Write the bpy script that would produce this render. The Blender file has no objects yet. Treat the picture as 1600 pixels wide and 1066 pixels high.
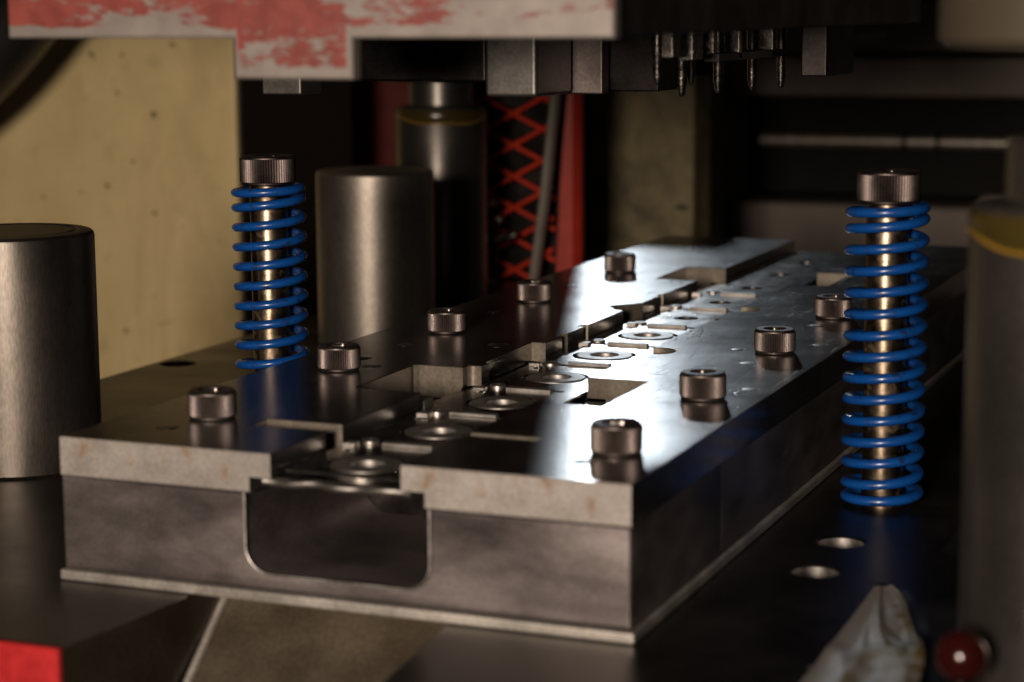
import bpy, bmesh, math, random
from mathutils import Vector, Matrix
random.seed(7)
MM = 0.001
scene = bpy.context.scene
COL = scene.collection
PI = math.pi

# ------------------------------------------------------------------ camera
cam_d = bpy.data.cameras.new("camera")
cam = bpy.data.objects.new("camera", cam_d)
COL.objects.link(cam)
yaw, pitch, roll = math.radians(-22.30), math.radians(9.0956), math.radians(-0.345)
fw = Vector((math.sin(yaw) * math.cos(pitch), math.cos(yaw) * math.cos(pitch), -math.sin(pitch)))
r0 = Vector((math.cos(yaw), -math.sin(yaw), 0.0))
u0 = r0.cross(fw)
rt = math.cos(roll) * r0 + math.sin(roll) * u0
up = -math.sin(roll) * r0 + math.cos(roll) * u0
M = Matrix((rt, up, -fw)).transposed().to_4x4()
M.translation = Vector((316.87, -456.25, 111.70)) * MM
cam.matrix_world = M
cam_d.sensor_width = 36.0
cam_d.lens = 3262.4 / 1600 * 36.0
cam_d.clip_start = 0.01
cam_d.clip_end = 50.0
cam_d.dof.use_dof = True
cam_d.dof.focus_distance = 0.690
cam_d.dof.aperture_fstop = 13.0
cam_d.dof.aperture_blades = 9
scene.camera = cam

# ------------------------------------------------------------------ world, lamps, exposure
world = bpy.data.worlds.new("World")
scene.world = world
world.use_nodes = True
world.node_tree.nodes["Background"].inputs[0].default_value = (1.0, 0.86, 0.74, 1)
world.node_tree.nodes["Background"].inputs[1].default_value = 0.004

def lamp(name, kind, energy, color, loc, target=None, direction=None, **kw):
    d = bpy.data.lights.new(name, kind)
    d.energy = energy
    d.color = color
    for k, v in kw.items():
        setattr(d, k, v)
    o = bpy.data.objects.new(name, d)
    COL.objects.link(o)
    o.location = Vector(loc) * MM
    dirv = Vector(direction) if direction else (Vector(target) - Vector(loc))
    o.rotation_euler = dirv.to_track_quat('-Z', 'Y').to_euler()
    return o

# low daylight from a window behind the press
lamp("window_light", 'SUN', 0.125, (0.80, 0.91, 1.0), (-400, 1700, 700),
     direction=(0.36, -1.0, -0.28), angle=math.radians(1.7))
# shop lamp near the operator
lamp("shop_lamp", 'AREA', 10.5, (1.0, 0.83, 0.68), (240, -900, 175), target=(30, 300, 20),
     shape='DISK', size=0.17)

scene.view_settings.view_transform = 'Standard'
scene.view_settings.look = 'None'
scene.view_settings.exposure = 0.0
scene.view_settings.gamma = 1.0

# ------------------------------------------------------------------ materials
class NT:
    def __init__(self, name):
        self.m = bpy.data.materials.new(name)
        self.m.use_nodes = True
        self.t = self.m.node_tree
        self.b = self.t.nodes["Principled BSDF"]
        self.tc = self.t.nodes.new("ShaderNodeTexCoord")
    def n(self, kind, **kw):
        x = self.t.nodes.new(kind)
        for k, v in kw.items():
            setattr(x, k, v)
        return x
    def link(self, a, b):
        self.t.links.new(a, b)
    def noise(self, scale, detail=4, rough=0.55, stretch=(1, 1, 1), rot=(0, 0, 0), dist=0.0):
        mp = self.n("ShaderNodeMapping")
        mp.inputs["Scale"].default_value = stretch
        mp.inputs["Rotation"].default_value = rot
        self.link(self.tc.outputs["Object"], mp.inputs["Vector"])
        x = self.n("ShaderNodeTexNoise")
        x.inputs["Scale"].default_value = scale
        x.inputs["Detail"].default_value = detail
        x.inputs["Roughness"].default_value = rough
        x.inputs["Distortion"].default_value = dist
        self.link(mp.outputs[0], x.inputs["Vector"])
        return x.outputs["Fac"]
    def ramp(self, fac, stops, interp='LINEAR'):
        r = self.n("ShaderNodeValToRGB")
        r.color_ramp.interpolation = interp
        e = r.color_ramp.elements
        while len(e) < len(stops):
            e.new(0.5)
        for el, (p, c) in zip(e, stops):
            el.position = p
            el.color = (c, c, c, 1) if isinstance(c, (int, float)) else (*c, 1)
        self.link(fac, r.inputs[0])
        return r.outputs[0]
    def mix(self, fac, a, b, blend='MIX'):
        x = self.n("ShaderNodeMix", data_type='RGBA', blend_type=blend)
        for s, v in ((x.inputs[0], fac), (x.inputs[6], a), (x.inputs[7], b)):
            if hasattr(v, "links") or hasattr(v, "is_linked"):
                self.link(v, s)
            elif isinstance(v, (int, float)):
                s.default_value = v if s.type == 'VALUE' else (v, v, v, 1)
            else:
                s.default_value = (*v, 1)
        return x.outputs[2]
    def math(self, op, a, b=0.0, clamp=False):
        x = self.n("ShaderNodeMath", operation=op, use_clamp=clamp)
        for s, v in ((x.inputs[0], a), (x.inputs[1], b)):
            if hasattr(v, "is_linked"):
                self.link(v, s)
            else:
                s.default_value = v
        return x.outputs[0]
    def bump(self, h, strength, dist=0.0002, prev=None):
        x = self.n("ShaderNodeBump")
        x.inputs["Strength"].default_value = strength
        x.inputs["Distance"].default_value = dist
        self.link(h, x.inputs["Height"])
        if prev is not None:
            self.link(prev, x.inputs["Normal"])
        self.link(x.outputs[0], self.b.inputs["Normal"])
        return x.outputs[0]
    def set(self, **kw):
        for k, v in kw.items():
            s = self.b.inputs[k]
            if hasattr(v, "is_linked"):
                self.link(v, s)
            elif isinstance(v, tuple) and len(v) == 3:
                s.default_value = (*v, 1)
            else:
                s.default_value = v

def steel(name, lo, hi, rough, scale=60, stretch=(1, 1, 1), bump=0.12, fine=900, fstretch=(1, 1, 1),
          metallic=1.0, rust=0.0, rustcol=(0.10, 0.045, 0.015), rvar=0.1, rot=(0, 0, 0), scratch=0.0):
    t = NT(name)
    a = t.noise(scale, 6, 0.6, stretch, rot)
    c = t.ramp(a, [(0.3, lo), (0.7, hi)])
    f = t.noise(fine, 3, 0.6, fstretch, rot)
    f2 = t.ramp(f, [(0.35, 0.72), (0.65, 1.0)])
    c = t.mix(1.0, c, f2, 'MULTIPLY')
    r = t.ramp(a, [(0.25, rough - rvar), (0.75, rough + rvar)])
    if rust > 0:
        m = t.ramp(t.noise(140, 5, 0.65, dist=0.4), [(0.62 - 0.1 * rust, 0.0), (0.72 - 0.05 * rust, 1.0)])
        m = t.math('MULTIPLY', m, min(1.0, rust))
        c = t.mix(m, c, rustcol)
        r = t.mix(m, r, 0.7)
        mt = t.math('MULTIPLY_ADD', m, -0.8)
        mt.node.inputs[2].default_value = metallic
        t.set(Metallic=mt)
    else:
        t.set(Metallic=metallic)
    t.set(**{"Base Color": c, "Roughness": r})
    nb = t.bump(f, bump, 0.0002)
    if scratch > 0:
        s = t.ramp(t.noise(1.0, 2, 0.5, (55, 1500, 400), (0.1, 0, 0.5), 0.3), [(0.66, 0.0), (0.70, 1.0)])
        s2 = t.ramp(t.noise(1.0, 2, 0.5, (1300, 40, 400), (0, 0.1, -0.25), 0.3), [(0.67, 0.0), (0.71, 1.0)])
        s = t.math('MAXIMUM', s, s2)
        t.bump(s, scratch, 0.0003, nb)
    return t.m

M_GUIDE = steel("ground tool steel", (0.20, 0.19, 0.185), (0.34, 0.33, 0.32), 0.212, 45, (1, 1, 1), 0.09, 1900,
                (1, 0.35, 1), rvar=0.03, scratch=0.25, metallic=0.93)
M_BLOCK = steel("oiled die block steel", (0.11, 0.093, 0.092), (0.32, 0.28, 0.275), 0.45, 26, (1, 1, 2.2), 0.10, 1200,
                metallic=0.8)
M_SEAT = steel("bright base strip steel", (0.50, 0.47, 0.43), (0.68, 0.64, 0.59), 0.48, 60, metallic=0.8)
M_SHOE = steel("oiled shoe steel", (0.085, 0.077, 0.068), (0.175, 0.155, 0.14), 0.37, 25, bump=0.06, fine=900,
               rvar=0.08, scratch=0.12)
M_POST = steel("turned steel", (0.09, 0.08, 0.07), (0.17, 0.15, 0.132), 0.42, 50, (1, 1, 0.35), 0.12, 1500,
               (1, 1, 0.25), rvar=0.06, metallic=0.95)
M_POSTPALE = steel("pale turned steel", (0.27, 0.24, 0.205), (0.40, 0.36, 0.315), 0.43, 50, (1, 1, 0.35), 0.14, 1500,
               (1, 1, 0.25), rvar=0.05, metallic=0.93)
M_GPOST = steel("ground post steel", (0.17, 0.155, 0.14), (0.23, 0.21, 0.19), 0.33, 20, bump=0.04, metallic=0.9)
M_ROD = steel("stained shoulder steel", (0.17, 0.125, 0.08), (0.30, 0.245, 0.185), 0.33, 220, (1, 1, 1), 0.12, 1200,
              rust=0.6, rustcol=(0.12, 0.06, 0.02))
M_HEAD = steel("black oxide alloy", (0.115, 0.095, 0.089), (0.20, 0.168, 0.158), 0.5, 120, bump=0.05, fine=2200)
M_BOLTHEAD = steel("dark shoulder bolt head", (0.10, 0.082, 0.076), (0.17, 0.14, 0.13), 0.46, 120, bump=0.05, fine=2200)
M_SOCKET = steel("socket steel", (0.30, 0.27, 0.25), (0.42, 0.38, 0.35), 0.35, 200)
M_STRIP = steel("stamped strip steel", (0.42, 0.40, 0.38), (0.62, 0.60, 0.57), 0.22, 160, bump=0.10, fine=800, rvar=0.07)
M_RING = steel("stamped ring steel", (0.48, 0.45, 0.42), (0.66, 0.63, 0.60), 0.42, 160, bump=0.10, fine=800, rvar=0.07)
M_INSERT = steel("dark insert steel", (0.07, 0.065, 0.06), (0.16, 0.15, 0.14), 0.28, 90, bump=0.08)
M_DARK = steel("dark oily steel", (0.035, 0.03, 0.03), (0.075, 0.065, 0.062), 0.38, 60, bump=0.08)
M_VOIDSTEEL = steel("blackened steel", (0.012, 0.010, 0.010), (0.03, 0.026, 0.025), 0.4, 60, bump=0.05)
M_UPPER = steel("dark upper die steel", (0.10, 0.082, 0.078), (0.22, 0.185, 0.175), 0.46, 35, bump=0.05)
M_PUNCH = steel("punch steel", (0.22, 0.20, 0.18), (0.40, 0.37, 0.34), 0.25, 300, bump=0.35, fine=1500)
M_GREYBLOCK = steel("grey milled steel", (0.16, 0.15, 0.14), (0.26, 0.245, 0.23), 0.45, 60, metallic=0.9)
M_BEAM = steel("grimy painted beam", (0.16, 0.13, 0.113), (0.27, 0.222, 0.19), 0.6, 30, metallic=0.0, bump=0.1)
M_RODBG = steel("bright tie rod", (0.45, 0.395, 0.34), (0.62, 0.55, 0.48), 0.45, 20, (6, 1, 1), metallic=0.9)

def plain(name, col, rough, metallic=0.0, **kw):
    t = NT(name)
    a = t.noise(90, 5, 0.6)
    c = t.mix(t.ramp(a, [(0.3, 0.0), (0.7, 1.0)]), tuple(x * 0.8 for x in col), tuple(min(1, x * 1.12) for x in col))
    t.set(**{"Base Color": c, "Roughness": rough, "Metallic": metallic})
    t.bump(t.noise(700, 3), 0.08)
    t.set(**kw)
    return t.m

M_SIDESHADE = plain("shaded column side", (0.020, 0.013, 0.009), 0.6)
M_RUBBER = plain("black rubber", (0.012, 0.011, 0.010), 0.45)
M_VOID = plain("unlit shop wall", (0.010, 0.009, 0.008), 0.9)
M_GREASE = plain("amber grease", (0.22, 0.125, 0.015), 0.25)
M_REDPLASTIC = plain("dark red plastic", (0.022, 0.003, 0.0025), 0.15)
M_REDGUARD = plain("guard red paint", (0.62, 0.045, 0.018), 0.45)
M_REDPOST = plain("faded red post paint", (0.36, 0.026, 0.012), 0.5)
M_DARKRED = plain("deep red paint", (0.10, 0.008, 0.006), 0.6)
M_GREYROD = plain("grey painted rod", (0.20, 0.175, 0.15), 0.5)
M_CHIP = steel("steel chips", (0.35, 0.30, 0.26), (0.6, 0.55, 0.5), 0.25, 500)

def blue_paint():
    t = NT("blue spring enamel")
    a = t.noise(260, 6, 0.65)
    m = t.ramp(a, [(0.55, 0.0), (0.68, 1.0)])
    c = t.mix(m, (0.004, 0.066, 0.29), (0.007, 0.016, 0.045))
    t.set(**{"Base Color": c, "Roughness": t.ramp(a, [(0.3, 0.22), (0.7, 0.42)]), "Coat Weight": 0.4, "Coat Roughness": 0.15})
    t.bump(t.noise(900, 3), 0.15)
    return t.m
M_BLUE = blue_paint()

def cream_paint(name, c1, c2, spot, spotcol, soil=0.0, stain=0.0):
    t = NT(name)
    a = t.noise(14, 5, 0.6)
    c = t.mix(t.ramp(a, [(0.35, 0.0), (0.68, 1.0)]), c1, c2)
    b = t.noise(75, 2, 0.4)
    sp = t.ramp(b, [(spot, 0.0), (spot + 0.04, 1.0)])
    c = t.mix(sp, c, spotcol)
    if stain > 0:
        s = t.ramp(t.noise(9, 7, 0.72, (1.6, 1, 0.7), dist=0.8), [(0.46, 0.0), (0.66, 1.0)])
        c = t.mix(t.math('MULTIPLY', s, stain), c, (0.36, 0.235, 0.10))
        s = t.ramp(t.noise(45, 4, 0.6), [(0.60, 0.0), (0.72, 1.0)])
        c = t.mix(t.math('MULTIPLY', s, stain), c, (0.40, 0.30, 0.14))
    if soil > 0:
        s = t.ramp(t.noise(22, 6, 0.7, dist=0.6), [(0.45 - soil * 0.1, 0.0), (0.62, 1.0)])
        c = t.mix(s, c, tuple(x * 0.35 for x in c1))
    t.set(**{"Base Color": c, "Roughness": 0.55})
    t.bump(t.noise(240, 4), 0.12, 0.0004)
    return t.m
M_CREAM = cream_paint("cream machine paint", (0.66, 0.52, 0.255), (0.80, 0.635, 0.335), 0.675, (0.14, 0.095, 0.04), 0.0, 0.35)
M_CREAMSHADE = cream_paint("soiled cream toned for shade", (0.21, 0.17, 0.082), (0.27, 0.22, 0.11), 0.70, (0.03, 0.02, 0.01), 0.8)  # the cream paint again, soiled and coloured darker to stand for shade
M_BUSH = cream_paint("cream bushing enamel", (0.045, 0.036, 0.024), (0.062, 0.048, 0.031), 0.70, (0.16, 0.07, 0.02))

def chipped_red(name, base_z, step=None, wear_x=None, red=(0.155, 0.026, 0.020), bare=(0.27, 0.24, 0.22), thr=0.515):
    """red paint worn back to grey steel, more along the lower edges"""
    t = NT(name)
    sep = t.n("ShaderNodeSeparateXYZ")
    t.link(t.tc.outputs["Object"], sep.inputs[0])
    x, z = sep.outputs[0], sep.outputs[2]
    bottom = base_z * MM
    d = t.math('SUBTRACT', z, bottom)
    if step:
        ins = t.math('MULTIPLY', t.math('GREATER_THAN', x, (step[0] + 1.0) * MM), t.math('LESS_THAN', x, (step[1] - 1.5) * MM))
        d = t.math('ADD', d, t.math('MULTIPLY', ins, step[2] * MM))
    edge = t.n("ShaderNodeMapRange")
    edge.inputs[1].default_value = 0.0002
    edge.inputs[2].default_value = 0.0034
    edge.inputs[3].default_value = 0.34
    edge.inputs[4].default_value = 0.0
    t.link(d, edge.inputs[0])
    n1 = t.noise(66, 7, 0.68, (0.42, 1, 1.3), dist=0.3)
    n2 = t.noise(420, 4, 0.7, (0.5, 1, 1.3))
    n1 = t.math('ADD', n1, t.math('MULTIPLY', t.math('SUBTRACT', n2, 0.5), 0.22))
    v = t.math('ADD', n1, edge.outputs[0])
    if wear_x:
        w = t.n("ShaderNodeMapRange")
        w.inputs[1].default_value = wear_x[0] * MM
        w.inputs[2].default_value = wear_x[1] * MM
        w.inputs[3].default_value = 0.0
        w.inputs[4].default_value = wear_x[2]
        t.link(x, w.inputs[0])
        streak = t.noise(30, 5, 0.6, (1, 1, 7))
        v = t.math('ADD', v, t.math('MULTIPLY', w.outputs[0], streak))
    m = t.ramp(v, [(thr, 0.0), (thr + 0.05, 1.0)])
    rv = t.mix(t.ramp(t.noise(220, 4), [(0.35, 0.0), (0.7, 1.0)]), red, tuple(min(1, c * 1.45 + 0.008) for c in red))
    bv = t.mix(t.ramp(t.noise(130, 5), [(0.3, 0.0), (0.7, 1.0)]), bare, tuple(c * 0.72 for c in bare))
    t.set(**{"Base Color": t.mix(m, rv, bv), "Roughness": 0.55, "Metallic": t.math('MULTIPLY', m, 0.35)})
    t.bump(t.math('SUBTRACT', 1.0, m), 0.5, 0.0002)
    return t.m
M_REDBAR = chipped_red("worn red paint on bar", -45.4, (-13.5, 18.5, 9.7), (-10, 90, 0.30))
M_REDSHOE = chipped_red("worn red paint on shoe", -200, None, None, (0.33, 0.007, 0.009), thr=0.62)

def film():
    t = NT("greasy clear film")
    a = t.noise(60, 5, 0.6)
    m = t.ramp(a, [(0.46, 0.0), (0.58, 1.0)])
    sep = t.n("ShaderNodeSeparateXYZ")
    t.link(t.tc.outputs["Object"], sep.inputs[0])
    side = t.n('ShaderNodeMapRange')
    side.inputs[1].default_value = -0.004
    side.inputs[2].default_value = 0.006
    t.link(sep.outputs[0], side.inputs[0])
    m = t.math('MULTIPLY', m, side.outputs[0])
    c = t.mix(m, (0.34, 0.31, 0.28), (0.16, 0.11, 0.012))
    t.set(**{"Base Color": c, "Roughness": 0.48, "Transmission Weight": 0.3})
    t.bump(t.noise(160, 5, 0.6), 0.4, 0.0006)
    return t.m
M_FILM = film()

def oil():
    t = NT("oil droplet")
    t.set(**{"Base Color": (0.8, 0.76, 0.68), "Roughness": 0.03, "Transmission Weight": 0.9, "IOR": 1.47})
    return t.m
M_OIL = oil()

# ------------------------------------------------------------------ object helpers
def tag(o, label=None, cat=None, group=None, kind=None):
    if label: o["label"] = label
    if cat: o["category"] = cat
    if group: o["group"] = group
    if kind: o["kind"] = kind
    return o

def thing(name, loc, label, cat, group=None, kind=None):
    o = bpy.data.objects.new(name, None)
    o.empty_display_size = 0.01
    COL.objects.link(o)
    o.location = Vector(loc) * MM
    return tag(o, label, cat, group, kind)

def finish(me, mat, smooth_angle=35):
    if mat: me.materials.append(mat)
    me.polygons.foreach_set("use_smooth", [True] * len(me.polygons))
    me.set_sharp_from_angle(angle=math.radians(smooth_angle))
    me.update()

def link_mesh(name, me, parent=None, loc=None):
    o = bpy.data.objects.new(name, me)
    COL.objects.link(o)
    if parent: o.parent = parent
    if loc is not None: o.location = Vector(loc) * MM
    return o

def obj(name, bm, mat, parent=None, origin=None, bevel=0.0, smooth=35):
    """bm is in world mm; origin (mm) is the parent's base, so the mesh is stored locally"""
    org = Vector(origin) if origin is not None else (parent.location / MM if parent is not None else Vector((0, 0, 0)))
    if parent is not None and parent.parent is not None:
        org = org + parent.parent.location / MM
    bmesh.ops.recalc_face_normals(bm, faces=bm.faces)
    for v in bm.verts:
        v.co = (v.co - org) * MM
    me = bpy.data.meshes.new(name)
    bm.to_mesh(me)
    bm.free()
    finish(me, mat, smooth)
    o = link_mesh(name, me, parent)
    if parent is None:
        o.location = org * MM
    if bevel > 0:
        md = o.modifiers.new("edge", 'BEVEL')
        md.width = bevel * MM
        md.segments = 2
        md.harden_normals = True
        md.limit_method = 'ANGLE'
        md.angle_limit = math.radians(40)
    return o

def box(bm, x0, x1, y0, y1, z0, z1):
    vs = [bm.verts.new(p) for p in ((x0, y0, z0), (x1, y0, z0), (x1, y1, z0), (x0, y1, z0),
                                    (x0, y0, z1), (x1, y0, z1), (x1, y1, z1), (x0, y1, z1))]
    for f in ((0, 3, 2, 1), (4, 5, 6, 7), (0, 1, 5, 4), (1, 2, 6, 5), (2, 3, 7, 6), (3, 0, 4, 7)):
        bm.faces.new([vs[i] for i in f])

def boxes(*bs):
    bm = bmesh.new()
    for b in bs: box(bm, *b)
    return bm

def lathe(bm, cx, cy, prof, seg=64, rfun=None, cap0=True, cap1=True):
    """prof: list of (r, z) or (function(angle) -> r, z)"""
    rings = []
    for r, z in prof:
        ring = []
        for i in range(seg):
            a = 2 * PI * i / seg
            rr = r(a, i) if callable(r) else r
            ring.append(bm.verts.new((cx + rr * math.cos(a), cy + rr * math.sin(a), z)))
        rings.append(ring)
    for A, B in zip(rings, rings[1:]):
        for i in range(seg):
            j = (i + 1) % seg
            bm.faces.new((A[i], A[j], B[j], B[i]))
    if cap0: bm.faces.new(list(reversed(rings[0])))
    if cap1: bm.faces.new(rings[-1])

def lathe_bm(cx, cy, prof, seg=64, **kw):
    bm = bmesh.new()
    lathe(bm, cx, cy, prof, seg, **kw)
    return bm

def tube(bm, pts, rad, seg=12, caps=True, ry=None, level=False):
    """sweep a circle (or an ellipse) along pts (mm)"""
    P = [Vector(p) for p in pts]
    n = len(P)
    rings = []
    prevn = None
    for i, p in enumerate(P):
        t = (P[min(i + 1, n - 1)] - P[max(i - 1, 0)]).normalized()
        ref = Vector((0, 0, 1)) if abs(t.z) < 0.92 else Vector((1, 0, 0))
        if prevn is None or level:
            nx = t.cross(ref).normalized()
        else:
            nx = (prevn - t * prevn.dot(t)).normalized()
        prevn = nx
        ny = nx.cross(t).normalized()
        r = rad(i) if callable(rad) else rad
        r2 = ry if ry else r
        rings.append([bm.verts.new(p + nx * (r * math.cos(2 * PI * k / seg)) + ny * (r2 * math.sin(2 * PI * k / seg)))
                      for k in range(seg)])
    for A, B in zip(rings, rings[1:]):
        for k in range(seg):
            j = (k + 1) % seg
            bm.faces.new((A[k], A[j], B[j], B[k]))
    if caps:
        bm.faces.new(list(reversed(rings[0])))
        bm.faces.new(rings[-1])

def circle(cx, cy, r, n=40):
    return [(cx + r * math.cos(2 * PI * i / n), cy + r * math.sin(2 * PI * i / n)) for i in range(n)]

def plate(name, loops, z0, z1, mat, parent=None, bevel=0.0, plane='XY', smooth=35, bres=0):
    """extrude a 2D outline with holes between z0 and z1 (plane XZ: between y0 and y1)"""
    cd = bpy.data.curves.new(name, 'CURVE')
    cd.dimensions = '2D'
    cd.fill_mode = 'BOTH'
    for L in loops:
        sp = cd.splines.new('POLY')
        sp.points.add(len(L) - 1)
        for p, (x, y) in zip(sp.points, L):
            p.co = (x, y, 0, 1)
        sp.use_cyclic_u = True
    h = (z1 - z0) / 2
    cd.extrude = h - bevel
    if bevel > 0:
        cd.bevel_depth = bevel
        cd.bevel_resolution = bres
        cd.offset = -bevel
    co = bpy.data.objects.new("tmp", cd)
    COL.objects.link(co)
    dg = bpy.context.evaluated_depsgraph_get()
    me0 = bpy.data.meshes.new_from_object(co.evaluated_get(dg))
    bm = bmesh.new()
    bm.from_mesh(me0)
    bpy.data.objects.remove(co)
    bpy.data.curves.remove(cd)
    bpy.data.meshes.remove(me0)
    bmesh.ops.remove_doubles(bm, verts=bm.verts, dist=0.002)
    for v in bm.verts:
        x, y, z = v.co
        v.co = (x, y, z + (z0 + z1) / 2) if plane == 'XY' else (x, z + (z0 + z1) / 2, y)
    return obj(name, bm, mat, parent, smooth=smooth)

def boolean_cut(o, bms):
    """carve closed bmeshes (world mm) out of o and bake the result"""
    tmp = []
    org = o.parent.location / MM if o.parent else o.location / MM
    for bm in bms:
        bmesh.ops.recalc_face_normals(bm, faces=bm.faces)
        for v in bm.verts: v.co = (v.co - org) * MM
        me = bpy.data.meshes.new("cut"); bm.to_mesh(me); bm.free()
        c = bpy.data.objects.new("cut", me); COL.objects.link(c)
        if o.parent: c.parent = o.parent
        else: c.location = o.location
        md = o.modifiers.new("cut", 'BOOLEAN'); md.object = c; md.solver = 'EXACT'
        tmp.append(c)
    bpy.context.view_layer.update()
    dg = bpy.context.evaluated_depsgraph_get()
    me = bpy.data.meshes.new_from_object(o.evaluated_get(dg))
    o.modifiers.clear()
    o.data = me
    me.polygons.foreach_set("use_smooth", [True] * len(me.polygons))
    me.set_sharp_from_angle(angle=math.radians(35))
    for c in tmp: bpy.data.objects.remove(c)

def copy_tree(o, parent=None):
    c = o.copy()
    COL.objects.link(c)
    c.parent = parent
    for ch in [x for x in bpy.data.objects if x.parent == o]:
        copy_tree(ch, c)
    return c

# ------------------------------------------------------------------ shop behind: wall
Z0 = -39.0      # top face of the lower die shoe
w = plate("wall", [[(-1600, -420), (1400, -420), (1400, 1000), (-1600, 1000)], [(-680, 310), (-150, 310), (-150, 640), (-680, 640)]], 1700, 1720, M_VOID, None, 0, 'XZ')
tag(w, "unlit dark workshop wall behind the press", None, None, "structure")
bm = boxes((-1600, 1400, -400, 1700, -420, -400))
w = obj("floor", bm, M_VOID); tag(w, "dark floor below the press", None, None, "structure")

# ------------------------------------------------------------------ lower die shoe
shoe = thing("die_shoe", (80, 300, -79), "wide oily steel shoe plate that the whole die and its springs stand on", "die shoe")
outline = [(-163, -51), (34, -51), (41, 20), (110, 20), (117, -51), (420, -51), (420, 640), (-163, 640)]
body = plate("shoe_body", [outline, circle(-152.0, 308, 7.4), circle(184.2, 112.5, 6.6), circle(185.0, 79.5, 6.4),
                           circle(290, 330, 7)], -79, Z0, M_SHOE, shoe, bevel=0.5)
for hx, hy, hr in ((184.2, 112.5, 6.6), (185.0, 79.5, 6.4), (-152.0, 308, 7.4)):
    obj("hole_bore", lathe_bm(hx, hy, [(hr - 0.05, Z0 - 0.55), (hr - 0.05, -70), (hr - 1.0, -70), (hr - 1.0, -70.5)], 40, cap0=False, cap1=False), M_RING, shoe)
# red painted front face plate left of the chute
o = plate("painted_front", [[(-170, -82), (34, -82), (34, -39.0), (-170, -39.0)]], -53.5, -51.3, M_REDSHOE, shoe, 0.35, 'XZ')
tag(o, "worn red painted front face of the shoe")
# slug chute that falls away under the die opening
bm = bmesh.new()
v = [bm.verts.new(p) for p in ((38.5, 18, -40.5), (111.5, 18, -40.5), (114, -60, -112), (37, -60, -112),
                               (38.5, 18, -45.5), (111.5, 18, -45.5), (114, -60, -117), (37, -60, -117))]
for f in ((0, 1, 2, 3), (7, 6, 5, 4), (0, 3, 7, 4), (1, 0, 4, 5), (2, 1, 5, 6), (3, 2, 6, 7)):
    bm.faces.new([v[i] for i in f])
M_CHUTE = steel("oily brown chute sheet", (0.16, 0.13, 0.09), (0.26, 0.215, 0.155), 0.45, 50, metallic=0.75)
obj("slug_chute", bm, M_CHUTE, shoe)
bm = bmesh.new()
tube(bm, [(41.0, 17, -40.2), (39.6, -20, -75), (38.5, -60, -110.5)], 1.2, 8)
obj("chute_weld", bm, M_SEAT, shoe)

# ------------------------------------------------------------------ die block with its base strip
die = thing("die_block", (80, 260, -39), "dark steel die block with a round-cornered opening in its front face", "die block")
def u_notch():
    x0, x1, zb, r = 55.5, 107.5, -31.5, 7.0
    L = [(0, -35.6), (160, -35.6), (160, -10.5), (x1, -10.5), (x1, zb + r)]
    for i in range(1, 9):
        a = -i / 8 * PI / 2
        L.append((x1 - r + r * math.cos(a), zb + r + r * math.sin(a)))
    for i in range(0, 9):
        a = -PI / 2 - i / 8 * PI / 2
        L.append((x0 + r + r * math.cos(a), zb + r + r * math.sin(a)))
    L += [(x0, -10.5), (0, -10.5)]
    return L
plate("block_front", [u_notch()], 0, 75, M_BLOCK, die, 0.9, 'XZ', 12, 3)
bm = bmesh.new()
tube(bm, [(x, -0.15, z) for x, z in u_notch()[3:-1]], 0.42, 8)
obj("opening_rim", bm, M_RING, die, smooth=60)
obj("block_body", boxes((0.0, 160.0, 75.15, 215, -35.6, -10.5)), M_BLOCK, die, bevel=0.4)
obj("block_body", boxes((0.0, 160.0, 215.3, 520, -35.6, -10.5)), M_BLOCK, die, bevel=0.4)
obj("base_strip", boxes((-1.0, 161.2, -1.2, 521, -38.95, -36.0)), M_SEAT, die, bevel=0.7)
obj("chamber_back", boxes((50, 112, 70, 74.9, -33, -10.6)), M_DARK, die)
# ------------------------------------------------------------------ guide plates
M_SAWN = steel("sawn pale steel end", (0.33, 0.30, 0.275), (0.46, 0.425, 0.395), 0.55, 90, (1, 1, 1), 0.3, 900, metallic=0.35,
               rust=0.75, rustcol=(0.17, 0.095, 0.04))
M_MILLEDLIT = steel("milled steel of lit walls", (0.15, 0.128, 0.10), (0.27, 0.235, 0.19), 0.48, 120, (1, 1, 0.3), 0.2, 900, metallic=0.6)
def end_face(o):
    """the sawn front ends of the guide plates were never ground"""
    o.data.materials.append(M_SAWN)
    o.data.materials.append(M_MILLEDLIT)
    for p in o.data.polygons:
        if p.normal.y < -0.7 and abs(p.center.y + 0.26) < 0.001:
            p.material_index = 1
        elif p.normal.y < -0.4:  # only walls turned to the lamp get the paler steel, as if lit
            p.material_index = 2
def arc(cx, cy, r, a0, a1, n=14):
    return [(cx + r * math.cos(math.radians(a0 + (a1 - a0) * i / n)), cy + r * math.sin(math.radians(a0 + (a1 - a0) * i / n))) for i in range(n + 1)]

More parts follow.
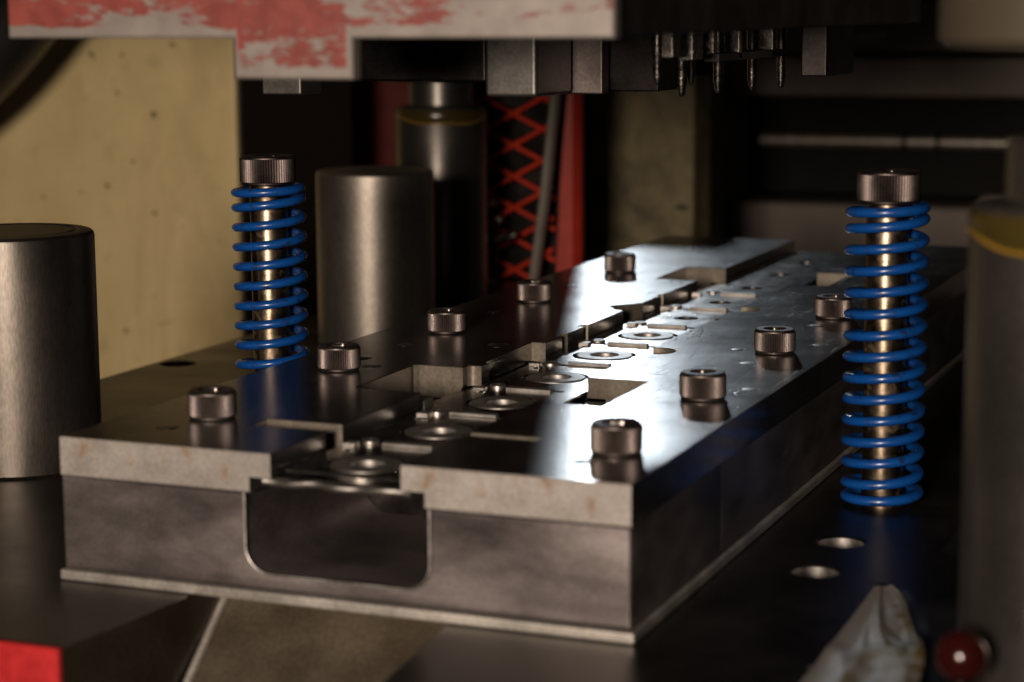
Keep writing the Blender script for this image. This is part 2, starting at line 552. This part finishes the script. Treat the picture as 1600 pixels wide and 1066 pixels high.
left = thing("guide_plate", (30, 260, -10.4), "left guide plate of ground steel with stepped inner edge and two square cutouts", "guide plate",
             "ground steel guide plates on the die")
L = [(0, 0), (63.2, 0), (63.2, 31), (40, 31), (40, 40.6), (63.2, 40.6), (63.2, 91.5)]
L += [(43.0, 91.5)] + [(41.0 + 2 * (1 - math.sin(math.radians(a))), 93.5 - 0 * a) for a in (0,)][:0]
L += [(41.0, 93.5), (41.0, 134.0), (42.5, 135.2), (57.5, 135.2)]
L += arc(59.8, 137.4, 2.2, 180, 90, 5) + [(62.0, 139.6), (62.0, 146), (60.0, 147.5), (59.2, 189.5), (64.2, 189.5), (64.2, 205), (62.2, 206.2), (62.2, 209.5), (64.0, 211),
      (64.0, 227), (61.6, 227.4), (61.6, 231.0), (64.0, 231.5), (64.0, 262)]
L += [(63.8, 270), (59.5, 272)] + arc(60.5, 279.5, 5.0, 240, 120, 8) + [(61.0, 287), (64.2, 291.5), (64.2, 312.5), (62.6, 313), (62.6, 315.5), (64.2, 316), (64.2, 361)]
L += [(46, 361), (46, 403.5), (63.8, 403.5), (63.8, 520), (0, 520)]
lo = plate("plate_body", [L], -10.4, 0, M_GUIDE, left, 0.22)
end_face(lo)
boolean_cut(lo, [boxes((57.0, 80, -5, 530, -11, -6.4))])

right = thing("guide_plate", (130, 260, -10.4), "right guide plate of ground steel with half-round notches and sunlit top", "guide plate",
              "ground steel guide plates on the die")
R = [(160, 0), (160, 520), (104, 520), (104, 403.5), (118.5, 403.5), (118.5, 362), (103.0, 362), (102.6, 316), (104.5, 315.5), (104.5, 312.5), (102.4, 312)]
R += [(102.2, 295.0)] + arc(104.4, 288, 6.6, 110, -100, 16) + [(101.6, 279)]
R += [(101.4, 262), (103.5, 261.5), (103.5, 258), (101.4, 257.5), (101.2, 193.2)] + arc(103.8, 186.5, 7.0, 112, -105, 18) + [(100.8, 177.5)]
R += [(100.4, 132.2), (120.0, 132.2), (120.0, 90.0), (100.2, 90.0), (100.0, 43.2), (120.3, 43.2), (120.3, 38.6), (100.0, 38.6), (99.8, 0)]
ro = plate("plate_body", [R], -10.4, 0, M_GUIDE, right, 0.22)
end_face(ro)
boolean_cut(ro, [boxes((85, 106.2, -5, 530, -11, -6.4))])

def dowel(x, y, r, parent, dz=0.0):
    bm = lathe_bm(x, y, [(r, -3), (r, -0.25 + dz), (r * 0.86, 0.12 + dz), (r * 0.5, 0.22 + dz)], 28)
    obj("dowel_pin", bm, M_SOCKET, parent)
    bm = bmesh.new()
    lathe(bm, x, y, [(r, 0.02), (r + 0.55, 0.03), (r + 0.55, -0.2), (r, -0.2)], 28, cap0=False, cap1=False)
    obj("dowel_hole", bm, M_DARK, parent)
for x, y, r in ((20.6, 20.5, 2.6), (21.5, 169.4, 3.0), (29.5, 127.5, 2.6), (20, 140, 2.6), (51, 180.0, 4.2), (20, 250, 2.6), (20.5, 330, 2.6)):
    dowel(x, y, r, left)
for x, y, r in ((139.0, 173.4, 3.0), (140.1, 258.0, 3.0), (151.5, 216, 2.6), (141, 20, 2.6), (152, 130, 2.6), (128.5, 198.5, 2.2)):
    dowel(x, y, r, right)

# ------------------------------------------------------------------ stamped strip between the guides
strip = thing("stamped_strip", (82, 260, -8), "bright stamped steel strip with a row of ring blanks between the guide plates", "metal strip")
ring_y = [17 + 45.4 * i for i in range(11)]
holes = []
for i, y in enumerate(ring_y):
    if i < 6:
        holes.append(circle(82, y, 10.7, 48))
    else:
        holes.append(circle(82, y, 4.6, 32))
for i in range(7):
    ym = ring_y[i] + 22.7
    holes.append([(68, ym - 1.4), (93, ym - 1.4), (93, ym + 1.4), (68, ym + 1.4)])
    holes.append(circle(70.0, ym - 8, 1.8, 20))
plate("web", [[(64.8, 5.0), (99.4, 5.0), (99.4, 515), (64.8, 515)]] + holes, -7.4, -6.5, M_STRIP, strip, 0.12)
bm = bmesh.new()
pts = []
for i in range(25):
    x = 60 + 42 * i / 24
    pts.append((x, 2.2 + 0.5 * math.sin(i * 0.9), -9.4 - 0.25 * math.sin(i * 0.55)))
tube(bm, pts, 1.25, 10, True, 1.0)
obj("front_flap", boxes((60.4, 101.8, 2.6, 9.5, -9.3, -8.5)), M_STRIP, strip)
o = obj("torn_edge", bm, M_RING, strip); tag(o, "curled bright front edge of the strip")
proto = None
for i, y in enumerate(ring_y[:6]):
    if proto is None:
        bm = bmesh.new()
        prof = [(4.7, -8.6), (9.2, -8.6), (9.5, -8.3), (9.5, -6.5), (9.2, -6.2), (5.0, -6.2), (4.7, -6.5)]
        lathe(bm, 82, y, prof + [prof[0]], 48, cap0=False, cap1=False)
        bmesh.ops.remove_doubles(bm, verts=bm.verts, dist=0.001)
        proto = obj("ring_blank", bm, M_RING, strip)
        tab = obj("tab", boxes((90.5, 96.5, y - 2.2, y + 2.2, -7.3, -6.6)), M_STRIP, strip)
    else:
        for src in (proto, tab):
            c = src.copy(); COL.objects.link(c); c.parent = strip
            c.location = src.location + Vector((0, (y - ring_y[0]) * MM, 0))
bar0 = knob0 = None
rng0 = random.Random(21)
for i in range(8):
    ym = ring_y[i] + 23.0
    if bar0 is None:
        bar0 = plate("form_bar", [[(76, ym - 1.3), (90.5, ym - 1.3), (90.5, ym + 1.0), (88, ym + 1.6), (76, ym + 1.6)]], -6.6, -5.4, M_RING, strip, 0.15)
        knob0 = obj("pilot_button", lathe_bm(71.0, ym + 2, [(2.5, -6.6), (2.5, -5.8), (2.2, -5.55), (0.9, -5.5), (0.7, -5.8), (0.1, -5.8)], 24), M_RING, strip)
        lug0 = obj("lug", boxes((66.2, 69.8, ym - 5.6, ym - 2.2, -6.6, -5.3)), M_RING, strip, bevel=0.2)
    else:
        for src in (bar0, knob0, lug0):
            c = src.copy(); COL.objects.link(c); c.parent = strip
            c.location = src.location + Vector((rng0.uniform(-1.2, 1.2) * MM, (ym - ring_y[0] - 23.0 + rng0.uniform(-2, 2)) * MM, rng0.uniform(-0.4, 0.1) * MM))
            c.rotation_euler.z = 0
# inserts under the strip
ins = thing("die_insert", (82, 260, -10.5), "dark die inserts with button holes under the stamped strip", "die insert")
for i in range(11):
    y0 = -4 + 45.4 * i + 10 if i else 6.5
    y1 = -4 + 45.4 * (i + 1) + 9.8
    yc = ring_y[i]
    plate("insert_block", [[(57, y0), (106, y0), (106, min(y1, 519)), (57, min(y1, 519))], circle(82, yc, 4.9, 32)], -10.45, -8.8, M_INSERT, ins, 0.1)
for t_ in (strip, ins):
    t_.location.z += 1.8 * MM
# lifter pads that rise beside the strip at the first cutouts
def lifter(loc, label):
    t = thing("lifter_block", loc, label, "lifter block", "small bright lifter blocks beside the strip")
    x, y, z = loc
    plate("block", [[(x - 9, y - 4), (x + 7, y - 4), (x + 9, y - 2), (x + 9, y + 4), (x - 9, y + 4)]], z, z + 4.6, M_RING, t, 0.4)
    for dx in (-5, 1.5):
        obj("dome", lathe_bm(x + dx, y, [(2.0, z + 4.6), (1.9, z + 5.2), (1.5, z + 5.4), (0.3, z + 5.5)], 20), M_RING, t)
lifter((108.6, 97.0, -7.2), "small bright lifter block with domed pin in the right guide plate's cutout")
lifter((54, 96.5, -7.2), "small grey lifter block at the near end of the left guide plate's cutout")

# oil droplets and chips
bm = bmesh.new()
rng = random.Random(3)
def drop(x, y, z, r):
    lathe(bm, x, y, [(r, z), (r * 0.85, z + r * 0.035), (r * 0.5, z + r * 0.075), (r * 0.1, z + r * 0.09)], 14)
for x, y, r in ((90.5, 354, 1.0), (90, 398, 1.3), (87, 396, 1.1), (86.5, 455, 1.4), (86, 318, 0.9), (83, 300, 0.8), (89, 332, 0.9), (92, 330, 0.8)):
    drop(x, y, -4.7, r)
for i in range(150):
    y = rng.uniform(195, 480)
    drop(rng.uniform(66, 102), y, -4.7, rng.uniform(0.2, 0.5))
for x, y, r in ((204.5, -2, 1.1), (230, 20, 1.2), (230.6, 25, 1.0), (231, 28, 0.8), (213.5, 48, 0.9), (216, 15, 0.8)):
    drop(x, y, Z0 + (2.0 if 205 < x < 225 else 0.02), r)
o = obj("oil_droplets", bm, M_OIL); tag(o, "oil droplets beaded on the stamped strip and the shoe", None, None, "stuff")
bm = bmesh.new()
def chip(x, y, z, s):
    a = rng.uniform(0, PI)
    p = [Vector((math.cos(a + k) * s * q, math.sin(a + k) * s * q, h * s)) for k, q, h in ((0, 1, 0.02), (2.0, 0.7, 0.4), (4.1, 0.9, 0.1), (1.2, 0.3, 0.9))]
    vs = [bm.verts.new(q + Vector((x, y, z))) for q in p]
    for f in ((0, 1, 3), (1, 2, 3), (2, 0, 3), (0, 2, 1)):
        bm.faces.new([vs[i] for i in f])
for i in range(110):
    chip(rng.gauss(106.5, 3.0), rng.gauss(226, 7.0), 0.02, rng.uniform(0.08, 0.3))
for i in range(70):
    chip(rng.gauss(58, 4), rng.gauss(356, 5), 0.02, rng.uniform(0.1, 0.4))
for i in range(60):
    chip(rng.uniform(105, 158), rng.uniform(60, 420), 0.02, rng.uniform(0.08, 0.25))
for i in range(40):
    chip(rng.uniform(2, 58), rng.uniform(20, 420), 0.02, rng.uniform(0.08, 0.25))
for x, y in ((101, 258), (103, 262), (100.5, 300), (105, 304), (102, 262)):
    for k in range(7):
        chip(x + rng.gauss(0, 1.3), y + rng.gauss(0, 1.6), 0.02, rng.uniform(0.1, 0.4))
o = obj("metal_chips", bm, M_CHIP); tag(o, "fine steel chips scattered on the guide plates", None, None, "stuff")

# ------------------------------------------------------------------ socket head screws
def knurl(r, depth=0.34):
    return lambda a, i: r - (depth if i % 2 else 0.0)
def hexr(af):
    def f(a, i):
        k = (a + PI / 6) % (PI / 3) - PI / 6
        return af / 2 / math.cos(k)
    return f
def screw_head(parent, x, y, z, rad, h, af, teeth=56, mat=M_HEAD):
    seg = teeth * 2
    bm = bmesh.new()
    lathe(bm, x, y, [(rad - 0.9, z), (rad - 0.35, z + 0.35), (rad - 0.28, z + 0.9), (knurl(rad), z + 1.1), (knurl(rad), z + h - 1.0),
                     (rad - 0.3, z + h - 0.75), (rad - 0.35, z + h - 0.45), (rad - 0.8, z + h), (af / 2 * 1.22, z + h), (af / 2 * 1.155, z + h - 0.35)], seg, cap1=False)
    obj("head", bm, mat, parent, smooth=18)
    bm = bmesh.new()
    lathe(bm, x, y, [(af / 2 * 1.155, z + h - 0.35), (hexr(af), z + h - 0.7), (hexr(af), z + h * 0.45), (0.4, z + h * 0.36)], 72, cap0=False)
    obj("socket", bm, M_SOCKET, parent)
s0 = thing("cap_screw", (24.9, 34.5, 0), "x", "screw", "socket head screws on the guide plates")
screw_head(s0, 24.9, 34.5, 0.02, 6.75, 7.9, 6.2)
# spots: left row, then right row
spots = [
    (24.9, 37.0, 0.2, "black socket head screw nearest the front left corner of the die"),
    (22.7, 118.5, 1.1, "black socket head screw just in front of the left blue spring"),
    (23.5, 199.5, 2.3, "knurled socket head screw on the left guide plate in front of the grey middle post"),
    (23.7, 281.5, 0.7, "shaded socket head screw on the left guide plate at the edge of the sunlit patch"),
    (24.6, 378.0, 1.7, "sunlit socket head screw farthest back on the left guide plate"),
    (144.6, 33.0, 2.9, "black socket head screw at the front right corner beside the brightest glare"),
    (143.3, 111.5, 0.4, "sunlit socket head screw with bright rim on the right guide plate nearest its cutout"),
    (141.4, 197.0, 1.4, "knurled socket head screw in the middle of the right guide plate"),
    (140.9, 279.0, 2.0, "knurled socket head screw on the right guide plate partly behind the right blue spring"),
]
for i, (x, y, a, lab) in enumerate(spots):
    s = s0 if i == 0 else copy_tree(s0)
    s.location = Vector((x, y, 0)) * MM
    s.rotation_euler.z = a
    s["label"] = lab

# ------------------------------------------------------------------ stripper bolts and blue springs
def helix(cx, cy, z0, z1, turns, rad, phase):
    pts = []
    n = int(turns * 40)
    pitch_end = 0.55
    # closed end coils: less pitch over the first and last turn
    w = []
    for i in range(n + 1):
        t = i / n * turns
        e = min(t, turns - t)
        w.append(0.45 if e < 0.8 else (1.0 if e > 1.2 else 0.45 + 0.55 * (e - 0.8) / 0.4))
    tot = sum(w[1:])
    z = z0
    for i in range(n + 1):
        a = phase + 2 * PI * turns * i / n
        if i: z += (z1 - z0) * w[i] / tot
        pts.append((cx + rad * math.cos(a), cy + rad * math.sin(a), z))
    return pts
def spring_set(x, y, turns, phase, blab, slab):
    b = thing("stripper_bolt", (x, y, Z0), blab, "bolt", "shoulder bolts inside the blue springs")
    obj("shoulder", lathe_bm(x, y, [(6.3, Z0), (6.3, 52), (6.0, 53.2)], 48), M_ROD, b)
    screw_head(b, x, y, 53.3, 9.4, 9.6, 8.0, 66, M_BOLTHEAD)
    s = thing("coil_spring", (x, y, Z0), slab, "spring", "blue die springs beside the die")
    bm = bmesh.new()
    tube(bm, helix(x, y, Z0 + 1.5, 52.4, turns, 10.7, phase), 1.9, 16, True, 1.5, True)
    obj("coil", bm, M_BLUE, s, smooth=60)
spring_set(-25, 162, 14.6, math.radians(60 - 0.6 * 360), "shoulder bolt with knurled head inside the left blue spring by the cream column",
           "blue coil spring left of the die before the cream column")
spring_set(185, 162, 15.0, math.radians(60), "shoulder bolt with knurled head inside the right blue spring",
           "blue coil spring standing right of the die with glossy wet coils")

# ------------------------------------------------------------------ stop posts
def stop_post(x, y, label, mat):
    t = thing("stop_post", (x, y, Z0), label, "post", "thick turned steel stop posts")
    obj("post_body", lathe_bm(x, y, [(25.6, Z0), (26.5, Z0 + 0.9), (26.5, 37.6), (26.3, 38.5), (25.6, 39.3), (24.6, 39.6),
                                     (21.5, 39.7), (21.0, 39.2), (20.0, 39.2), (19.5, 39.6), (8.0, 39.6)], 96), mat, t, smooth=28)
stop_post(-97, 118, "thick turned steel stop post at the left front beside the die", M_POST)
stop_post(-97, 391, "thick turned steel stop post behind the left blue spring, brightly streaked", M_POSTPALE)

# ------------------------------------------------------------------ guide posts and their bushings
def guide_post(x, y, top, label, gl):
    t = thing("guide_post", (x, y, Z0), label, "guide post", "ground guide posts with greasy tops")
    obj("post_body", lathe_bm(x, y, [(22.8, Z0), (23.6, Z0 + 0.8), (23.6, top - 2), (22.6, top), (17.5, top + 0.4), (16.5, top + 1.2), (16.5, top + 13.5)], 80), M_GPOST, t)
    # dark grease film with a gold bead along its sagging lower edge
    def sag(a):
        return top - 6.5 + 1.5 * math.sin(2 * a + gl) + 0.6 * math.sin(5 * a + 1.3 * gl)
    bm = bmesh.new()
    seg = 96
    rings = []
    for dr, k in ((-0.2, 1.0), (0.25, 0.85), (0.28, 0.1), (-0.2, 0.0)):
        ring = []
        for i in range(seg):
            a = 2 * PI * i / seg
            zl = sag(a)
            ring.append(bm.verts.new((x + (23.6 + dr) * math.cos(a), y + (23.6 + dr) * math.sin(a), zl + k * (top - 1.2 - zl))))
        rings.append(ring)
    for A, B in zip(rings, rings[1:]):
        for i in range(seg):
            j = (i + 1) % seg
            bm.faces.new((A[i], A[j], B[j], B[i]))
    obj("grease_film", bm, M_GREASEFILM, t, smooth=70)
    bm = bmesh.new()
    tube(bm, [(x + 23.75 * math.cos(2 * PI * i / seg), y + 23.75 * math.sin(2 * PI * i / seg), sag(2 * PI * i / seg)) for i in range(seg + 1)], 0.55, 8, False)
    obj("grease_bead", bm, M_GREASE, t, smooth=70)
def greasefilm():
    t = NT("thin amber grease film")
    t.set(**{"Base Color": (0.055, 0.040, 0.010), "Roughness": 0.22, "Transmission Weight": 0.2, "IOR": 1.47})
    t.bump(t.noise(300, 4), 0.3, 0.0004)
    return t.m
M_GREASEFILM = greasefilm()
guide_post(-129, 535, 61.0, "rear left guide post, dark shiny steel with a gold grease line near its top", 0.4)
guide_post(264, -15, 71.0, "blurred guide post at the right edge of the photo, amber grease at its top", 2.0)
def bushing(x, y, z, r, mat, label):
    t = thing("guide_bushing", (x, y, z), label, "bushing", "guide bushings in the upper die")
    obj("bushing_body", lathe_bm(x, y, [(17.2, z + 0.8), (r - 1.5, z), (r, z + 1.5), (r, z + 60)], 72, cap0=False), mat, t)
    obj("wiper_ring", lathe_bm(x, y, [(16.6, z + 2.5), (17.0, z + 0.2), (18.6, z - 0.5), (20.4, z + 0.35)], 60, cap0=False, cap1=False), M_RUBBER, t)
bushing(-129, 535, 74.5, 31.5, M_UPPER, "dark guide bushing above the rear left guide post")
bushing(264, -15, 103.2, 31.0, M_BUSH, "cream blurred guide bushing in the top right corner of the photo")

# ------------------------------------------------------------------ upper die
upper = thing("upper_die", (75, 170, 150), "raised upper die with a worn red front bar, hanging punches and pilot pins", "upper die")
plate("die_body", [[(-3, -5.0), (158.6, -5.0), (158.6, 336), (-3, 336)]], 104.9, 149.8, M_UPPER, upper, 0.6)
bar = [(-3.5, 149.5), (-3.5, 104.6), (61.5, 104.6), (61.5, 94.9), (93.5, 94.9), (93.5, 104.6), (159.0, 104.6), (159.0, 149.5)]
o = plate("front_bar", [bar], -10, -5.2, M_REDBAR, upper, 0.5, 'XZ')
tag(o, "front bar with flaking red paint worn to bare grey steel")
obj("punch_block", boxes((-2, 11.6, 118, 132, 85.3, 104.8)), M_GREYBLOCK, upper, bevel=0.6)
obj("punch_block", boxes((30, 71.8, 122, 168, 89.5, 104.8)), M_DARK, upper, bevel=0.8)
obj("punch_block", boxes((72.2, 88.8, 120, 150, 85.2, 104.8)), M_GREYBLOCK, upper, bevel=1.2)
obj("punch_block", boxes((75.5, 98.0, 152, 158, 84.9, 104.8)), M_UPPER, upper, bevel=0.6)
obj("punch_block", boxes((93.5, 113.4, 160, 186, 85.6, 104.8)), M_VOIDSTEEL, upper, bevel=0.5)
obj("punch_block", boxes((136, 145, 246, 286, 87.6, 104.8)), M_DARK, upper, bevel=0.6)
obj("punch_block", boxes((132, 140, 289, 306, 87.2, 104.8)), M_GREYBLOCK, upper, bevel=0.6)
obj("punch_block", boxes((37, 82, 324, 335.5, 85.0, 104.8)), M_VOIDSTEEL, upper, bevel=0.6)  # rear block, its width and drop set to shade the front right corner
def pin(x, y, z, r):
    prof = [(r * 1.15, 104.8), (r * 1.15, 97.5), (r, 96.8), (r, z + 2.6 * r), (r * 0.8, z + 1.6 * r), (r * 0.7, z + 0.7 * r), (r * 0.5, z + 0.22 * r), (0.1, z)]
    obj("pilot_pin", lathe_bm(120, y, prof, 24), M_PUNCH, upper)
for y, z, r in ((139, 88.4, 1.5), (162.7, 83.9, 1.7), (172.5, 87.0, 1.2), (201.7, 83.5, 1.7), (242, 83.0, 1.7), (280, 82.2, 1.6)):
    pin(120, y, z, r)
for x0, x1, y0, y1, z in ((128, 131.5, 118, 125.5, 97.0), (127, 131.5, 137, 147.5, 95.8), (129, 131.5, 158.3, 162.4, 97.2), (126, 131, 188, 191, 95), (126, 131, 228, 231, 95)):
    obj("small_punch", boxes((x0, x1, y0, y1, z, 104.8)), M_PUNCH, upper, bevel=0.3)
obj("stripper_edge", boxes((126, 131, 166, 240, 94.5, 97.2)), M_DARK, upper, bevel=0.3)

# upper shoe: added unseen above the die, arms outlined to cut the window light
ushade = thing("upper_shoe_shade", (80, 200, 150), "unseen upper shoe plate above the upper die, outlined to block window light", "die shoe")
plate("shade_plate", [[(-190, -40), (310, -40), (310, 950), (-42, 950), (-42, 790), (-26, 790), (-26, 700), (-6, 700), (-6, 640), (-26, 640), (-26, 345), (-95, 345), (-95, 640), (-190, 640)]], 150, 190, M_UPPER, ushade, 1.0)

# ------------------------------------------------------------------ press column and hose at the left
colm = thing("press_column", (-600, 700, -400), "cream painted press column filling the left background", "press column")
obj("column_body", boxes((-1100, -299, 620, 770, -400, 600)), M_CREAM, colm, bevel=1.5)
obj("side_shade", boxes((-298.9, -297, 623, 768, -395, 595)), M_SIDESHADE, colm, bevel=0.5)  # the column's side face in shade, put in as a dark brown sheet
def hose(name, pts, r, label, corr=0.0):
    # smooth the control points
    P = [Vector(p) for p in pts]
    out = []
    for i in range(len(P) - 1):
        p0, p1, p2, p3 = P[max(i - 1, 0)], P[i], P[i + 1], P[min(i + 2, len(P) - 1)]
        for k in range(24):
            t = k / 24
            out.append(0.5 * ((2 * p1) + (p2 - p0) * t + (2 * p0 - 5 * p1 + 4 * p2 - p3) * t * t + (3 * p1 - p0 - 3 * p2 + p3) * t ** 3))
    out.append(P[-1])
    bm = bmesh.new()
    tube(bm, out, (lambda i: r + (corr if (i // 2) % 2 else 0)), 20)
    o = obj(name, bm, M_RUBBER, None, origin=pts[0], smooth=60)
    tag(o, label, "hose")
hose("air_hose", [(-285, 520, 224), (-333, 525, 165), (-375, 530, 118), (-428, 530, 70), (-520, 530, 14)], 24,
     "fat black hose curving down before the cream column at the top left")

# ------------------------------------------------------------------ dark red cabinet, red guard, rod
cab = thing("cabinet", (-330, 930, -400), "deep red unlit cabinet seen between the dark column side and the rear post", "cabinet")
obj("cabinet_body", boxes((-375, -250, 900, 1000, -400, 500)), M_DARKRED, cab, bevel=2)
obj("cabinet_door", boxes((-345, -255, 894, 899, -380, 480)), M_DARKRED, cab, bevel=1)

guard = thing("mesh_guard", (-98, 610, -178), "red expanded metal guard with an upright post behind the die", "guard")
GY, GK = 610.0, 0.930
def gx(x): return 317 + (x - 317) * GK
def gz(z): return 112 + (z - 112) * GK
bm = bmesh.new()
# upright, wide at the foot and narrow at the top as seen, bent sheet with a fold
zs = [-200, -60, -45, 0, 30, 60, 130, 420]
xl = [-127, -126, -125, -122.5, -120.5, -117.5, -116.5, -116.5]
for side in (0,):
    fr = [[bm.verts.new((gx(q), yy, gz(z))) for q, yy in ((x, GY), (-114.5, GY + 0.5), (-113.5, GY + 3.5), (-109, GY), (-109, GY + 3.6), (x, GY + 3.6))] for x, z in zip(xl, zs)]
    for A, B in zip(fr, fr[1:]):
        for k in range(6):
            bm.faces.new((A[k], A[(k + 1) % 6], B[(k + 1) % 6], B[k]))
    bm.faces.new(fr[-1]); bm.faces.new(list(reversed(fr[0])))
obj("guard_post", bm, M_REDPOST, guard, smooth=20)
# expanded metal: strands crossing as diamonds
cell_w, cell_h = 30.0, 18.6
def strand(x0, z0, x1, z1, yy):
    bm = bmesh.new()
    tube(bm, [(gx(x0), yy, gz(z0)), (gx(x1), yy, gz(z1))], 1.55, 8, True, 1.3)
    obj("strand", bm, M_REDGUARD, guard)
for k in range(-2, 12):
    zc = -86 + k * cell_h
    strand(-192, zc + 0.53 * 57 - 8, -128, zc - 8, GY + 7)
    strand(-192, zc - 0.53 * 22 - 4, -128, zc + 0.53 * 42 - 4, GY + 4)
obj("guard_frame", boxes((-160, -154, 610, 622, -178, 390)), M_REDGUARD, guard, bevel=0.8)
obj("leak_shield", boxes((-160, -84, 626, 629, -178, 390)), M_DARK, guard)  # sheet added behind the mesh to stop window light leaking through

rod = thing("lever_rod", (-115, 598, -90), "flat grey lever leaning in front of the red guard", "lever")
bm = bmesh.new()
pts = [(-147, 680, -105), (-140.5, 680, -75), (-134, 680, -48), (-126.5, 680, 4), (-120.5, 680, 56), (-115, 680, 110), (-108, 680, 200)]
tube(bm, [(gx(a), 598, gz(c)) for a, b, c in pts], 4.7, 14, True, 2.8)
obj("lever_bar", bm, M_GREYROD, rod, smooth=60)
obj("lever_knob", lathe_bm(gx(-108), 598, [(3, 190), (8, 196), (9, 204), (6, 211), (1, 214)], 24), M_RUBBER, rod)

# toggle clamp with bright bits behind the rear post
clamp = thing("toggle_clamp", (-123, 590, -50), "small clamp with bright bare metal tips between the rear post and the red mesh", "clamp")
M_CHROME = plain("bright plated steel", (0.75, 0.75, 0.73), 0.15, 1.0)
bm = bmesh.new()
tube(bm, [(-123.5, 592, -80), (-123.5, 592, -3)], 2.0, 12)
obj("clamp_stem", bm, M_DARK, clamp)
for x, z, r in ((-122.5, 6.0, 2.0), (-118.5, -2.5, 2.2), (-123, -37, 1.8)):
    bm = bmesh.new()
    bmesh.ops.create_uvsphere(bm, u_segments=16, v_segments=10, radius=r)
    for vv in bm.verts: vv.co += Vector((x, 588, z))
    obj("clamp_nut", bm, M_CHROME, clamp)
bm = bmesh.new()
tube(bm, [(-120, 588, -15.0), (-115, 588, -12.5), (-109, 588, -10.0)], lambda i: (1.6, 3.0, 1.4)[i], 12)
obj("clamp_tip", bm, M_CHROME, clamp)

# ------------------------------------------------------------------ right background: soiled, shade-toned column and press window
c2 = thing("machine_column", (-95, 780, -300), "soiled olive cream machine column, coloured darker as if in shade, behind the far end of the die", "machine column")
obj("column_body", boxes((-129, -62, 760, 796, -300, 83)), M_CREAMSHADE, c2, bevel=2)
frame = thing("press_frame", (60, 1140, -400), "dark press frame with a wide black opening at the upper right", "press frame")
obj("upright", boxes((-151.8, -141, 1060, 1160, -400, 118)), M_BEAM, frame, bevel=2)
obj("top_beam", boxes((-140.8, 420, 1100, 1160, 43.5, 73)), M_BEAM, frame, bevel=3)
obj("upper_rail", boxes((-140.8, 420, 1108, 1160, 76, 114)), M_BEAM, frame, bevel=2)
obj("bottom_beam", boxes((-140.8, 50, 1100, 1160, -120, -38)), M_BEAM, frame, bevel=3)
obj("sill_block", boxes((52, 420, 1090, 1160, -120, -27)), M_BEAM, frame, bevel=6)
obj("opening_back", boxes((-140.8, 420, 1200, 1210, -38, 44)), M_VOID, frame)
tr = thing("tie_rod", (0, 1120, 9), "pale horizontal rod across the black opening of the press frame", "rod")
bm = bmesh.new()
tube(bm, [(-121, 1125, 8.5), (420, 1125, 9.5)], 5.6, 20)
obj("rod_bar", bm, M_RODBG, tr)
for x in (-10, 15):
    bm = bmesh.new()
    tube(bm, [(x, 1125, 9), (x + 3.5, 1125, 9)], 6.2, 20)
    obj("rod_collar", bm, M_DARK, tr)
bt = thing("bright_tube", (-30, 1060, 88), "short pale blurred tube under the right end of the upper die", "tube")
bm = bmesh.new()
tube(bm, [(-42, 1080, 86), (-14, 1080, 90)], 3.0, 14)
obj("tube_body", bm, M_CHROME, bt)

# ------------------------------------------------------------------ foreground right: film scrap and red button
scrap = bmesh.new()
N = 34
apex, base_l, base_r = Vector((203.5, 72, 0)), Vector((206, -40, 0)), Vector((240, -45, 0))
grid = {}
rng2 = random.Random(11)
ph = [rng2.uniform(0, 6) for _ in range(6)]
from mathutils import noise as mnoise
def hgt(u, vv):
    p = Vector((u * 1.5, vv * 2.4, 1.7))
    r = 1.0 - abs(mnoise.noise(p)) * 2.0
    q = 1.0 - abs(mnoise.noise(p * 2.3 + Vector((4, 1, 0)))) * 2.0
    return 2.4 * max(0, r) ** 2 + 0.8 * max(0, q) ** 2 + 1.2 * mnoise.noise(p * 0.7)
for i in range(N + 1):
    v_ = i / N
    for j in range(N + 1):
        u_ = j / N
        wv = 0.06 + 0.94 * (1 - (1 - v_) ** 1.25)
        pL = apex.lerp(base_l, v_)
        pR = apex.lerp(base_r, v_) + Vector((4.5 * math.sin(PI * min(1, v_ * 1.3)), 3 * math.sin(v_ * 14), 0))
        p = pL.lerp(pR, u_ if v_ > 0 else u_) + Vector((3.0 * u_ * (1 - v_), 0, 0))
        grid[i, j] = scrap.verts.new((p.x, p.y, Z0 + 0.4 + max(0.0, hgt(u_, v_)) * (0.3 + 0.7 * u_) * min(1.0, 0.2 + 1.6 * v_)))
for i in range(N):
    for j in range(N):
        scrap.faces.new((grid[i, j], grid[i + 1, j], grid[i + 1, j + 1], grid[i, j + 1]))
o = obj("film_scrap", scrap, M_FILM, None, origin=(212, 20, Z0), smooth=70)
md = o.modifiers.new("thickness", 'SOLIDIFY'); md.thickness = 0.00025
tag(o, "crumpled clear film with yellow grease lying at the lower right corner", "plastic film")

btn = thing("ball_lever", (246.6, -47, Z0), "dark red ball knob on a short stem, blurred near the lower right corner", "lever")
ball = [(0.1, -5.4)] + [(5.4 * math.cos(math.radians(q)), 5.4 * math.sin(math.radians(q))) for q in range(-75, 90, 15)] + [(0.1, 5.4)]
obj("knob_ball", lathe_bm(246.6, -47, [(r, -18.0 + z) for r, z in ball], 32), M_REDPLASTIC, btn, smooth=60)
obj("stem", lathe_bm(246.6, -47, [(3.2, Z0), (3.2, Z0 + 3), (2.2, Z0 + 4), (2.0, -22.5)], 24), M_DARK, btn)
